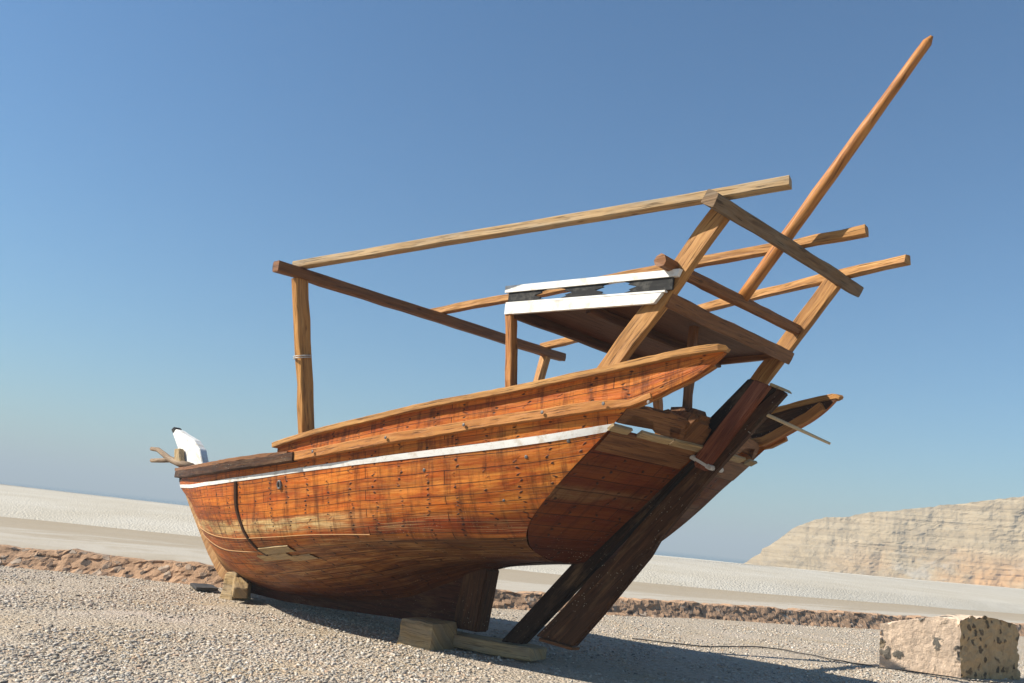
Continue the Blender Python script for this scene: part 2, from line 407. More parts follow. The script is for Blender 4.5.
def chalk_mat():
    n = N('pale rubble', .95, .1); o = n.obj()
    v = n.n('ShaderNodeTexVoronoi', {'Vector': o, 'Scale': 11.0, 'Randomness': 1.0}); hs = n.n('ShaderNodeSeparateColor', {0: v.outputs['Color']})
    v2 = n.n('ShaderNodeTexVoronoi', {'Vector': o, 'Scale': 15.0, 'Randomness': 1.0}); h2 = n.n('ShaderNodeSeparateColor', {0: v2.outputs['Color']})
    c = n.mix(.5, n.ramp(hs.outputs[0], [(0, (.32, .30, .255)), (.4, (.45, .43, .37)), (1, (.56, .54, .475))]), n.ramp(h2.outputs[0], [(0, (.36, .34, .29)), (1, (.50, .48, .42))]))
    zz = n.n('ShaderNodeSeparateXYZ', {0: n.n('ShaderNodeNewGeometry').outputs['Normal']}).outputs[2]
    flat = n.ramp(zz, [(.93, 0), (.99, 1)])
    c = n.mix(n.math('MULTIPLY', flat, .7), c, n.ramp(n.noise(o, .25, 5, .6), [(.35, (.42, .37, .285)), (.65, (.49, .45, .375))]))
    n.color(c); n.bump(n.math('SUBTRACT', 1.0, n.math('ADD', v.outputs['Distance'], n.math('MULTIPLY', v2.outputs['Distance'], .6))), .6, .05); return n.m
M_chalk = chalk_mat()

def cliff_mat():
    n = N('layered limestone', .95, .1); o = n.obj()
    st = n.noise(n.map(o, (.03, .03, .8)), 1.0, 7, .72, .7); f = n.noise(o, .16, 7, .7); blot = n.noise(n.map(o, (.05, .05, .07)), 1.0, 5, .65, .3)
    c = n.ramp(st, [(.3, (.25, .18, .10)), (.5, (.39, .295, .175)), (.7, (.48, .385, .25))])
    c = n.mix(n.math('MULTIPLY', n.ramp(f, [(.5, 0), (.66, 1)]), .35), c, (.36, .30, .22))
    z = n.n('ShaderNodeSeparateXYZ', {0: o}); low = n.ramp(n.math('DIVIDE', z.outputs[2], 26.0), [(.12, 1), (.42, 0)])
    rightm = n.ramp(n.n('ShaderNodeAttribute', attribute_name='along').outputs['Fac'], [(.15, 0), (.34, 1)])
    om = n.math('MULTIPLY', n.math('MULTIPLY', low, rightm), n.ramp(blot, [(.38, 0), (.55, 1)]))
    c = n.mix(n.math('MULTIPLY', om, .8), c, (.56, .31, .13))
    gm = n.math('MULTIPLY', n.math('MULTIPLY', low, rightm), n.ramp(n.noise(n.map(o, (.07, .07, .09)), 1.3, 5, .6), [(.55, 0), (.65, 1)]))
    c = n.mix(n.math('MULTIPLY', gm, .6), c, (.40, .385, .35))
    n.color(c); n.bump(n.math('ADD', st, n.math('MULTIPLY', f, .6)), .9, 1.2); return n.m
M_cliff = cliff_mat()

def rubble_mat(name, mortar, s1, s2, s3, sc, thr=.3):
    n = N(name, .95, .1); o = n.obj()
    d = n.n('ShaderNodeTexNoise', {'Vector': o, 'Scale': 6.0, 'Detail': 3})
    oo = n.n('ShaderNodeVectorMath', {0: o}, operation='ADD'); k = n.n('ShaderNodeVectorMath', {0: d.outputs['Color'], 1: (.24, .24, .24)}, operation='MULTIPLY'); n.set(oo.inputs[1], k.outputs[0])
    v = n.n('ShaderNodeTexVoronoi', {'Vector': oo.outputs[0], 'Scale': sc, 'Randomness': 1.0}); hs = n.n('ShaderNodeSeparateColor', {0: v.outputs['Color']})
    stone = n.ramp(hs.outputs[0], [(0, s1), (.5, s2), (1, s3)])
    m = n.math('MULTIPLY', n.ramp(n.math('ADD', v.outputs['Distance'], n.math('MULTIPLY', n.math('SUBTRACT', n.noise(o, 22, 4, .7), .5), .25)), [(thr, 1), (thr+.12, 0)]), n.ramp(hs.outputs[1], [(.45, 0), (.5, 1)]))
    f = n.noise(o, 9, 6, .7)
    mm = n.mix(n.ramp(f, [(.3, 0), (.7, 1)]), mortar, tuple(x*.66 for x in mortar))
    c = n.mix(m, mm, n.mix(n.math('MULTIPLY', f, .5), stone, tuple(x*.6 for x in s2)))
    n.color(c); n.bump(n.math('ADD', n.math('MULTIPLY', m, .6), f), .8, .04); return n.m
M_wall = rubble_mat('red rubble masonry', (.47, .30, .185), (.07, .065, .06), (.24, .16, .11), (.52, .42, .32), 7.0, .42)
M_plaster = rubble_mat('pink plaster with stones', (.78, .60, .44), (.13, .125, .11), (.22, .19, .15), (.36, .28, .18), 4.2, .30)
M_core = rubble_mat('brown mortar core', (.62, .42, .22), (.14, .11, .07), (.17, .12, .07), (.24, .17, .1), 7.5, .30)
n = N('sea water', .25, .5); n.color((.05, .11, .15)); n.bump(n.noise(n.obj(), .4, 4), .25, .3); M_sea = n.m

# ------------------------------------------------------------------ the setting
def polyf(pts):
    pts = [Vector((a, b, 0)) for a, b in pts]; acc = [0]
    for a, b in zip(pts[:-1], pts[1:]): acc.append(acc[-1]+(b-a).length)
    L = acc[-1]; fu = pchip(acc, [p.x for p in pts]); fw = pchip(acc, [p.y for p in pts])
    return lambda t: (fu(t*L), fw(t*L)), L
WALL = [(30, -14), (24, -4.5), (19.5, 2.2), (17.0, 5.8), (15.9, 7.2), (14.6, 8.6), (12.9, 11.6), (11.6, 15.3), (10.7, 18.6), (9.9, 21.8), (9.1, 24.6), (7.6, 31), (5, 42)]
BANK = [(75, -45), (58, -18), (46, -2), (38.5, 8), (33.2, 14.4), (29.3, 19), (23, 25), (19, 29.2), (17.4, 32.4), (15.2, 39.5), (12.1, 50), (6, 68), (-4, 95), (-24, 140)]
EDGE = [(240, -20), (160, 10), (104, 28), (62, 26), (47, 26.5), (38, 31), (30, 39), (27.5, 52), (28, 70), (33, 110), (39, 160), (40, 240), (20, 330), (-20, 420)]

def terrain(u, w):
    h = .018*mnoise.noise(Vector((u*.45, w*.45, 0)))+.035*mnoise.noise(Vector((u*.16, w*.16, 3)))
    return h-.01
bm = bmesh.new()
us = np.concatenate([np.linspace(-90, -8, 18), np.arange(-6, 19, .35), np.linspace(19.5, 80, 22)])
ws = np.concatenate([np.linspace(-60, 0, 14), np.arange(1, 22, .35), np.linspace(22.5, 140, 26)])
rows = [[P(u, w, terrain(u, w)) for w in ws] for u in us]
grid_bm(bm, rows); g0 = obj('gravel_ground', bm, M_gravel, smooth=True); tag(g0, kind='structure')

# dirt road between the low wall and the bank
fw_, _ = polyf(WALL); fb_, _ = polyf(BANK); fe_, _ = polyf(EDGE)
bm = bmesh.new(); rows = []; uvs = []
for i in range(121):
    a = Vector(fw_(i/120)); b = Vector(fb_(i/120)); r = []; q = []
    for j in range(15):
        t = j/14; p = a.lerp(b, t)
        r.append(P(p.x, p.y, .06+.05*t+.03*mnoise.noise(Vector((p.x*.3, p.y*.3, 1))))); q.append((i*.8, t))
    rows.append(r); uvs.append(q)
grid_bm(bm, rows, uvs); tag(obj('dirt_road', bm, M_road, smooth=True), kind='structure')

bm = bmesh.new(); rows = []
for i in range(420):
    s = i/419; a = Vector(fb_(s)); e = Vector(fe_(s)); d = (e-a).normalized(); r = []
    for j in range(9):
        t = j/8; p = a+d*(t*4.6-.15); k = mnoise.noise(Vector((p.x*.8, p.y*.8, t*2)))*.05+mnoise.noise(Vector((p.x*2.4, p.y*2.4, t*5)))*.03
        p2 = p+d*k
        r.append(P(p2.x, p2.y, +.02+.46*min(1, t*1.02)**.9+k*.35*min(1, t*3)))
    a2 = a+d*4.9; Lr = (e-a2).length
    for j in range(12):
        t = (j/11)**1.6; p = a2.lerp(e, t); r.append(P(p.x, p.y, .50+.52*(j/11)+.015*mnoise.noise(Vector((p.x*.2, p.y*.2, 0)))))
    p = e+d*6; r.append(P(p.x, p.y, -3.2))
    rows.append(r)
grid_bm(bm, rows); tag(obj('gravel_embankment', bm, M_chalk, smooth=True), kind='structure')

bm = bmesh.new(); R_ = 4000
vs = [bm.verts.new((R_*math.cos(k*math.pi/24), R_*math.sin(k*math.pi/24), -2.6)) for k in range(48)]
bm.faces.new(vs); tag(obj('sea', bm, M_sea), kind='structure')

bm = bmesh.new(); bmesh.ops.create_cube(bm, size=1)
for v in bm.verts: v.co = Vector((v.co.x*8200, v.co.y*8200, v.co.z*50+20.5))
hz_m = bpy.data.materials.new('haze'); hz_m.use_nodes = True; t_ = hz_m.node_tree; t_.nodes.clear()
vo_ = t_.nodes.new('ShaderNodeOutputMaterial'); pv = t_.nodes.new('ShaderNodeVolumePrincipled')
pv.inputs['Color'].default_value = (.57, .665, .725, 1); pv.inputs['Density'].default_value = .0015; pv.inputs['Anisotropy'].default_value = 0
t_.links.new(pv.outputs[0], vo_.inputs['Volume'])
tag(obj('haze', bm, hz_m), kind='stuff')

# cliff headland to the right: crest heights measured along its length, strata stepping back
fwd = -back
def ray(px, py): return (right*((px-512)/900)-upv*((py-341.5)/900)+fwd)
CREST = [(722, 569), (738, 563), (755, 554), (770, 544.5), (782, 536.5), (795, 527), (806, 522.5), (815, 520), (840, 516.5), (880, 512), (930, 507), (985, 501), (1024, 496.5), (1100, 489), (1200, 478), (1350, 468), (1600, 470)]
crest = []
for px, py in CREST:
    r = ray(px, py); hz = math.hypot(r.x, r.y); D = 300-.05*(px-740); crest.append((r.x/hz*D, r.y/hz*D, CAM_H+r.z/hz*D))
acc = [0]
for a, b in zip(crest[:-1], crest[1:]): acc.append(acc[-1]+math.hypot(b[0]-a[0], b[1]-a[1]))
cx_, cy_, cz_ = (pchip(acc, [c[k] for c in crest]) for k in range(3))
bm = bmesh.new(); rows = []; NA = 420; NB = 64
for i in range(NA):
    s = acc[-1]*i/(NA-1); x, y = cx_(s), cy_(s); hz = max(-1.5, cz_(s)-(1 if s < 12 else 0)); nd = Vector((x, y, 0)).normalized(); r = []
    hz += .5*mnoise.noise(Vector((s*.15, 0, 4)))+.3*mnoise.noise(Vector((s*.6, 0, 9)))
    for j in range(NB):
        t = j/(NB-1); z = -3+(hz+3)*t
        zz = z+.5*mnoise.noise(Vector((s*.05, z*.1, 0)))
        step = (zz/1.3) % 1.0; ledge = max(0, min(1, (step-.15)/.3))
        setb = 26*(t-1)+max(0, .45+1.3*mnoise.noise(Vector((s*.03, z*.4, 8))))*(ledge-step)
        k = 2.2*mnoise.noise(Vector((s*.07, z*.06, 2)))+1.1*mnoise.noise(Vector((s*.21, z*.12, 12)))+.7*mnoise.noise(Vector((s*.4, z*.5, 5)))+.35*mnoise.noise(Vector((s*1.1, z*1.6, 5)))
        p = Vector((x, y, 0))+nd*(setb+k); r.append(Vector((p.x, p.y, z)))
    for j in range(1, 7):
        p = Vector((x, y, 0))+nd*(j*14); r.append(Vector((p.x, p.y, hz-.2*j+.4*mnoise.noise(p*.2))))
    rows.append(r)
grid_bm(bm, rows); cl = obj('cliff', bm, M_cliff); tag(cl, kind='structure')
at = cl.data.attributes.new('along', 'FLOAT', 'POINT'); nv = len(rows[0])
at.data.foreach_set('value', np.repeat(np.linspace(0, 1, NA), nv).astype(np.float32))

# low rubble wall behind the boat
bm = bmesh.new(); rows = []; LW = 1000
for i in range(LW):
    s = i/(LW-1); u, w = fw_(s); u2, w2 = fw_(min(1, s+.002)); u1, w1 = fw_(max(0, s-.002))
    d = Vector((u2-u1, w2-w1, 0)).normalized(); nrm = Vector((-d.y, d.x, 0))
    if nrm.dot(Vector((u, w, 0))) < 0: nrm = -nrm           # away from the viewer
    nz = lambda a: mnoise.noise(Vector((u*1.1, w*1.1, a)))
    top = .30+.05*nz(0)+.035*mnoise.noise(Vector((u*4, w*4, 1)))
    sec = [(-.46, -.05)]+[(-.40+.32*(k/6)**.8, .02+top*k/6-.02) for k in range(7)]+[(.05, top+.01), (.25, top), (.42, top-.02), (.5, -.05)]
    r = []
    for k, (a, z) in enumerate(sec):
        q = Vector((u*3.4, w*3.4, z*9)); b = mnoise.noise(q)*.07+mnoise.noise(q*2.3)*.055+mnoise.noise(q*5.1)*.03
        p = Vector((u, w, 0))+nrm*(a+(b if 0 < k < 9 else 0)); r.append(P(p.x, p.y, z+(b*.4 if k > 2 else 0)))
    rows.append(r)
org = P(13, 11.5, 0); grid_bm(bm, rows); wl = obj('stone_wall', bm, M_wall, origin=org)
tag(wl, 'long low wall of reddish rubble stone running behind the boat beside the dirt road', 'wall')

# ------------------------------------------------------------------ the boat
BU = [3.6, 4, 5, 6, 7, 8, 9, 10, 11, 12, 13, 14, 14.5, 15, 15.62]
BBm = [1.13, 1.2, 1.36, 1.52, 1.70, 1.86, 1.96, 1.98, 1.87, 1.64, 1.29, .84, .59, .33, .03]
BEAM = pchip(BU, BBm)
G = {  # guide lines of the hull surface from keel to sheer: (u, half beam, z)
 0.00: [(6.19, .05, 1.177), (7, .07, 1.09), (7.7, .075, .93), (8.3, .075, .70), (9, .075, .46), (10, .075, .29), (11, .075, .22), (12, .075, .19), (13, .07, .23), (13.62, .05, .34)],
 0.14: [(6.30, .43, 1.150), (7, .42, 1.09), (7.7, .36, .99), (8.3, .34, .86), (9, .38, .64), (10, .48, .44), (11, .48, .33), (12, .38, .29), (13, .19, .33), (13.80, .05, .46)],
 0.28: [(6.275, .86, 1.244), (7, .95, 1.17), (7.7, 1.03, 1.09), (8.3, 1.08, 1.0), (9, 1.12, .86), (10, 1.12, .68), (11, 1.0, .55), (12, .76, .48), (13, .40, .50), (14.05, .05, .64)],
 0.40: [(6.18, 1.09, 1.375), (6.534, 1.25, 1.325), (6.967, 1.407, 1.285), (7.683, 1.557, 1.215), (8.813, 1.685, 1.086), (9.624, 1.675, .974), (10.756, 1.524, .849), (11.632, 1.278, .815), (13.269, .60, .82), (14.42, .04, .86)],
 0.52: [(5.96, 1.25, 1.60), (6.4, 1.39, 1.56), (7, 1.54, 1.50), (8, 1.71, 1.36), (9, 1.80, 1.25), (10, 1.80, 1.14), (11, 1.62, 1.07), (12, 1.32, 1.03), (13.3, .74, 1.02), (14.72, .04, 1.09)],
 0.66: [(5.64, 1.315, 1.90), (6.26, 1.454, 1.80), (6.84, 1.584, 1.718), (7.487, 1.698, 1.644), (8.363, 1.816, 1.544), (9.228, 1.88, 1.434), (10.388, 1.83, 1.31), (11.273, 1.674, 1.26), (12.754, 1.14, 1.225), (13.9, .55, 1.25), (15.02, .04, 1.33)],
 0.86: [(5.05, 1.34, 2.447), (5.664, 1.466, 2.331), (6.228, 1.561, 2.244), (6.826, 1.669, 2.16), (7.477, 1.776, 2.072), (8.354, 1.895, 1.954), (9.212, 1.964, 1.842), (10.322, 1.945, 1.716), (11.302, 1.801, 1.636), (12.555, 1.44, 1.582), (14, .82, 1.59), (15.36, .04, 1.62)],
 1.00: [(4.83, 1.36, 2.66), (5.134, 1.411, 2.637), (5.666, 1.497, 2.56), (6.233, 1.592, 2.475), (6.83, 1.699, 2.374), (7.481, 1.807, 2.271), (8.354, 1.925, 2.125), (9.053, 1.985, 2.012), (10.326, 1.974, 1.878), (11.312, 1.828, 1.80), (12.6, 1.43, 1.765), (14, .85, 1.775), (15.62, .04, 1.83)],
}
GK = sorted(G)
GF = {k: (G[k][0][0], G[k][-1][0], pchip([p[0] for p in G[k]], [p[1] for p in G[k]]), pchip([p[0] for p in G[k]], [p[2] for p in G[k]])) for k in GK}
_cache = {}
def station(s):
    s = round(s, 5)
    if s not in _cache:
        pts = []
        for k in GK:
            a, b, fb, fz = GF[k]; u = a+(b-a)*s; pts.append((u, fb(u), fz(u)))
        _cache[s] = [pchip(GK, [p[i] for p in pts]) for i in range(3)]
    return _cache[s]
def surf(s, g, side=-1, off=0.0):
    f = station(s); u, b, z = f[0](g), f[1](g), f[2](g)
    p = P(u, W0+side*b, z)
    if off:
        e = .004
        fa = station(min(1, s+e)); fb2 = station(max(0, s-e))
        ds = P(fa[0](g), W0+side*fa[1](g), fa[2](g))-P(fb2[0](g), W0+side*fb2[1](g), fb2[2](g))
        g1, g0_ = min(1, g+.01), max(0, g-.01)
        dg = P(f[0](g1), W0+side*f[1](g1), f[2](g1))-P(f[0](g0_), W0+side*f[1](g0_), f[2](g0_))
        n_ = ds.cross(dg).normalized()
        if n_.y*side < 0 and abs(n_.y) > .05 or (abs(n_.y) <= .05 and n_.z > 0): n_ = -n_
        p = p+n_*off
    return p

root = bpy.data.objects.new('wooden_dhow', None); col.objects.link(root); root.location = P(9.5, W0, 0); root['org'] = tuple(P(9.5, W0, 0))
root.empty_display_size = .5
tag(root, 'old wooden dhow propped on the gravel with an open timber canopy frame over its stern', 'boat')

def two_uv(bm, rows, uvA, uvB):
    la = bm.loops.layers.uv.new('planks'); lb = bm.loops.layers.uv.new('station')
    vs = [[bm.verts.new(p) for p in r] for r in rows]
    for i in range(len(rows)-1):
        for j in range(len(rows[0])-1):
            f = bm.faces.new((vs[i][j], vs[i][j+1], vs[i+1][j+1], vs[i+1][j]))
            for l, (a, b) in zip(f.loops, ((i, j), (i, j+1), (i+1, j+1), (i+1, j))): l[la].uv = uvA[a][b]; l[lb].uv = uvB[a][b]

bm = bmesh.new(); NS, NG = 150, 64
la = bm.loops.layers.uv.new('planks'); lb = bm.loops.layers.uv.new('station')
for side in (-1, 1):
    rows = []; A = []; B = []
    for i in range(NS+1):
        s = i/NS; r = [surf(s, j/NG, side)+jit(surf(s, j/NG, side),   .005, 1.8, 3) for j in range(NG+1)]
        rows.append(r); A.append([(15.7+p.x+side*3, j/NG*2.95) for j, p in enumerate(r)]); B.append([(s, j/NG) for j in range(NG+1)])
    vs = [[bm.verts.new(p) for p in r] for r in rows]
    for i in range(NS):
        for j in range(NG):
            f = bm.faces.new((vs[i][j], vs[i][j+1], vs[i+1][j+1], vs[i+1][j]))
            for l, (a, b) in zip(f.loops, ((i, j), (i, j+1), (i+1, j+1), (i+1, j))): l[la].uv = A[a][b]; l[lb].uv = B[a][b]
# close the two sides along keel and inside
bmesh.ops.remove_doubles(bm, verts=bm.verts, dist=.0005)
hull = obj('hull', bm, M_hull, root, smooth=True)

# white sheer stripe, both sides, 6 mm proud
bm = bmesh.new()
for side in (-1, 1):
    rows = [[surf(s, .86+.020*k*(.75+.25*(1-s)), side, .007 if abs(k) < 1 else .001) for k in (-1, -.97, 0, .97, 1)] for s in [i/160 for i in range(161)]]
    grid_bm(bm, rows)
o = obj('white_stripe', bm, M_white, hull)
# dark vertical batten near the bow (port)
bm = bmesh.new(); rows = []
for k in range(41):
    g = .845-.49*k/40; s = .522-.034*(k/40)**1.4
    rows.append([surf(s+d*.0027, g, -1, .018 if abs(d) < 1 else .002) for d in (-1.5, -.98, .98, 1.5)])
grid_bm(bm, rows); obj('batten', bm, M_dark, hull)
# raw repair planks low on the port bow
for (s0, s1, g0_, g1_, t) in ((.40, .49, .36, .395, .014), (.43, .525, .33, .358, .012), (.385, .45, .315, .34, .010)):
    bm = bmesh.new(); rows = []; uvs = []
    for i in range(25):
        s = s0+(s1-s0)*i/24
        rows.append([surf(s, g0_+(g1_-g0_)*k, -1, t+.002 if 0 < k < 1 else .001) for k in (0, .04, .5, .96, 1)]); uvs.append([(i*.05, k*.12) for k in (0, .04, .5, .96, 1)])
    grid_bm(bm, rows, uvs); obj('repair_plank', bm, M_pale if t < .011 else M_block, hull)
# thin caulked seam strips
for (sa, sb, ga, gb) in ((.22, .985, .43, .50), (.40, .985, .36, .42)):
    bm = bmesh.new(); rows = []
    for i in range(101):
        t = i/100; s = sa+(sb-sa)*t; g = ga+(gb-ga)*t+.006*math.sin(t*9)
        rows.append([surf(s, g+d*.0011, -1, .012 if abs(d) < 1 else .001) for d in (-1.3, -.9, .9, 1.3)])
    grid_bm(bm, rows); obj('seam_strip', bm, M_worn, hull)
# iron bolts and hawse ring on the port side
def disc(center, normal, r, h, bm=None):
    if bm is None: bm = bmesh.new()
    q = normal.to_track_quat('Z', 'Y').to_matrix(); rings = []
    for rr, hh in ((r, 0), (r*.95, h*.7), (r*.6, h), (0.001, h*1.02)):
        rings.append([center+q @ Vector((rr*math.cos(k*math.pi/5), rr*math.sin(k*math.pi/5), hh)) for k in range(10)])
    grid_bm(bm, rings, closed_u=True); return bm
def hull_n(s, g): return (surf(s, g, -1, .02)-surf(s, g, -1)).normalized()
for s, g, r in ((.035, .83, .02), (.07, .79, .02), (.19, .78, .02), (.05, .60, .016)):
    obj('bolt', disc(surf(s, g, -1, -.004), hull_n(s, g), r, .010), M_bolt, hull, smooth=True)
bm = bmesh.new(); c = surf(.418, .785, -1, .01); q = hull_n(.418, .785).to_track_quat('Z', 'Y').to_matrix(); rows = []
for i in range(24):
    a = 2*math.pi*i/24; rows.append([c+q @ Vector(((.032+.012*math.cos(b))*math.cos(a), (.045+.012*math.cos(b))*math.sin(a), .018*math.sin(b))) for b in [k*math.pi/4 for k in range(8)]])
rows.append(rows[0]); grid_bm(bm, rows, closed_u=True); bmesh.ops.remove_doubles(bm, verts=bm.verts, dist=1e-5); obj('hawse_ring', bm, M_bolt, hull, smooth=True)

# deck
bm = bmesh.new(); rows = []; uvs = []
for i in range(60):
    s = .02+.955*i/59; a = surf(s, .90, -1); b = surf(s, .90, 1)
    rows.append([a.lerp(b, .02+.96*k/10) for k in range(11)]); uvs.append([(i*.18, k*.3) for k in range(11)])
grid_bm(bm, rows, uvs); obj('deck', bm, M_brown, root)

# stem post, keel with skeg
slab([(15.72, 1.86), (15.52, 1.735), (15.04, 1.295), (14.53, .87), (14.11, .53), (13.67, .235), (13.3, .13), (13.05, .30), (13.5, .50), (13.95, .82), (14.45, 1.22), (15.0, 1.66), (15.3, 1.88)], W0, .075, bm=(bm := bmesh.new()), bev=.015, uvdir=(-.75, 0, -1)); obj('stem_post', bm, M_worn, root)
slab([(13.34, .14), (12.8, .085), (11.7, .07), (10.37, .125), (9.1, .185), (8.16, .205), (7.76, .25), (7.67, .93), (7.45, 1.06), (8.1, .95), (9.1, .50), (10.4, .30), (12, .22), (13.1, .28)], W0, .085, bm=(bm := bmesh.new()), bev=.015, uvdir=(1, 0, 0)); obj('keel', bm, M_keel, root)
slab([(8.12, .215), (7.70, .22), (7.61, .95), (7.72, 1.02), (8.0, .98)], W0, .115, bm=(bm := bmesh.new()), bev=.02, uvdir=(.1, 0, 1), seed=4); obj('skeg_post', bm, M_dark, root)

# transom: two slightly veed halves
EDGEP = [(1.34, 2.447), (1.325, 2.105), (1.316, 1.898), (1.30, 1.738), (1.252, 1.59), (1.205, 1.496), (1.09, 1.382), (.98, 1.303), (.85, 1.244), (.64, 1.185), (.42, 1.151), (.15, 1.147), (.045, 1.172)]
def uc(z): return 6.192+(z-1.177)*(4.10-6.192)/(3.075-1.177)
def on_transom(b, z, side, aft=0): return P(uc(z)+.18*b-aft*.72, W0+side*b, z-aft*.68)
be = pchip(range(13), [p[0] for p in EDGEP]); ze = pchip(range(13), [p[1] for p in EDGEP])
bm = bmesh.new(); la = bm.loops.layers.uv.new('planks'); lb = bm.loops.layers.uv.new('station')
for side in (-1, 1):
    rows = []; A = []
    for i in range(61):
        t = 12*i/60; b, z = be(t), ze(t); zc = 2.40+(1.17-2.40)*(i/60)**1.0
        r = []; a = []
        for j in range(25):
            k = j/24; bb = b*(1-k)+.04*k; z2 = z*(1-k)+zc*k
            r.append(on_transom(bb, z2, side)+jit((bb, z2, side), .006, 3)); a.append((bb+side*4.3, z2*1.38))
        rows.append(r); A.append(a)
    vs = [[bm.verts.new(p) for p in r] for r in rows]
    for i in range(60):
        for j in range(24):
            f = bm.faces.new((vs[i][j], vs[i][j+1], vs[i+1][j+1], vs[i+1][j]))
            for l, (a, b) in zip(f.loops, ((i, j), (i, j+1), (i+1, j+1), (i+1, j))):
                l[la].uv = A[a][b]; l[lb].uv = (.3, (A[a][b][1]/1.38-1.15)/1.3)
transom = obj('transom', bm, M_transom, root, smooth=True)
# lighter top strake and pale capping strip of the transom
for side in (-1, 1):
    bm = bmesh.new(); rows = []; uvs = []
    for i in range(21):
        b = .10+(1.325-.10)*i/20; zt = 2.40+.035*b/1.34
        rows.append([on_transom(b-(.012*k if i == 20 else 0), zt-.19*k, side, .012 if 0 < k < 1 else .0) for k in (0, .02, .5, .98, 1)]); uvs.append([(b*1.0+side, k*.2) for k in (0, .02, .5, .98, 1)])
    grid_bm(bm, rows, uvs); obj('top_strake', bm, M_brown, transom)
    for b0, b1 in ((1.37, 1.12), (1.0, .56), (.54, .10)):
        bm = bmesh.new(); sweep([on_transom(b0+(b1-b0)*k/4, 2.425+.03*(b0+(b1-b0)*k/4)/1.34, side, .01) for k in range(5)], .045, .015, upd=Vector((-.5, 0, .85)), wob=.006, seed=side+5+b0, bm=bm)
        obj('capping_strip', bm, M_block, transom)
    # scalloped board standing on the capping, two openings
    bm = bmesh.new(); prof = [(1.33, .03), (1.29, .20), (1.0, .235), (.80, .235), (.74, .265), (.66, .24), (.40, .215), (.1, .20), (.1, .02), (.47, .02), (.495, .12), (.655, .115), (.59, .02), (.80, .02), (.84, .05), (.90, .125), (1.18, .14), (1.235, .03)]
    def tp(b, h_, aft): p = on_transom(b, 2.44+.03*b/1.34, side, aft); return p+Vector((.5, 0, .87))*h_
    A = [bm.verts.new(tp(b, h_, .0)) for b, h_ in prof]; B = [bm.verts.new(tp(b, h_, -.05)) for b, h_ in prof]
    bm.faces.new(A); bm.faces.new(B[::-1])
    for i in range(len(prof)): bm.faces.new((A[i], A[(i+1) % len(prof)], B[(i+1) % len(prof)], B[i]))
    bmesh.ops.triangulate(bm, faces=[f for f in bm.faces if len(f.verts) > 4])
    uvl = bm.loops.layers.uv.verify()
    for f in bm.faces:
        for l in f.loops: l[uvl].uv = (l.vert.co.y, l.vert.co.z)
    obj('taffrail', bm, M_brown, root)

# sternpost, rudder, head stock, strap, tiller
o = obj('sternpost', slab([(7.34, .17), (7.02, .19), (6.06, 1.15), (4.82, 2.40), (4.1, 3.04), (4.36, 3.14), (5.03, 2.50), (6.26, 1.23), (6.40, 1.13)], W0, .06, uvdir=(.7, 0, .7), bev=.012), M_tar, root)
rud = obj('rudder', slab([(6.83, .305), (6.29, .277), (5.98, .62), (5.40, 1.31), (5.29, 1.50), (4.74, 2.15), (4.49, 2.42), (3.97, 2.98), (4.05, 3.03), (4.80, 2.38), (5.62, 1.55), (5.83, 1.27), (6.06, 1.11), (6.51, .62)], W0, .042, uvdir=(.7, 0, .7), bev=.010, seed=2), M_dark, root)
STK = [(4.26, 3.11), (4.10, 3.045), (4.76, 2.20), (4.88, 2.24), (4.88, 2.34)]
obj('rudder_stock', slab(STK, W0-.085, .045, uvdir=(.6, 0, .8), bev=.012, seed=5), M_red, rud)
obj('rudder_stock', slab(STK, W0+.085, .045, uvdir=(.6, 0, .8), bev=.012, seed=6), M_red, rud)
obj('rudder_cap', slab([(4.13, 3.055), (3.95, 2.985), (3.97, 3.02), (4.12, 3.085)], W0, .075, bev=.008), M_block, rud)
bm = bmesh.new()
slab([(5.03, 2.42), (4.68, 2.25), (4.70, 2.205), (5.05, 2.375)], W0, .138, bm=bm, bev=.01); obj('rudder_strap', bm, M_iron, rud)
obj('tiller', tube([P(4.62, W0+.02, 2.93), P(4.25, W0, 2.81), P(3.85, W0-.02, 2.64), P(3.53, W0, 2.50)], [.016, .018, .017, .012], 8), M_stick, root)
obj('rudder_sole', slab([(6.76, .300), (6.28, .268), (6.285, .238), (6.75, .265)], W0, .075, bev=.006, seed=3), M_brown, rud)

# stem head, painted white with black tip
sh = obj('stem_head', slab([(16.02, 2.64), (15.90, 2.62), (15.68, 2.55), (15.26, 2.44), (15.0, 2.28), (14.78, 1.98), (14.7, 1.75), (15.6, 1.75), (15.66, 2.05), (15.82, 2.30), (16.10, 2.55)], W0, .07, bev=.010), M_white, root)
obj('stem_head_tip', slab([(16.03, 2.66), (16.13, 2.685), (16.20, 2.63), (16.11, 2.555), (16.06, 2.555)], W0, .07, bev=.015), M_black, sh)
obj('cleat', slab([(15.70, 2.26), (15.52, 2.27), (15.36, 1.98), (15.60, 1.98)], W0-.14, .05, bev=.012, uvdir=(.2, 0, 1)), M_block, root)

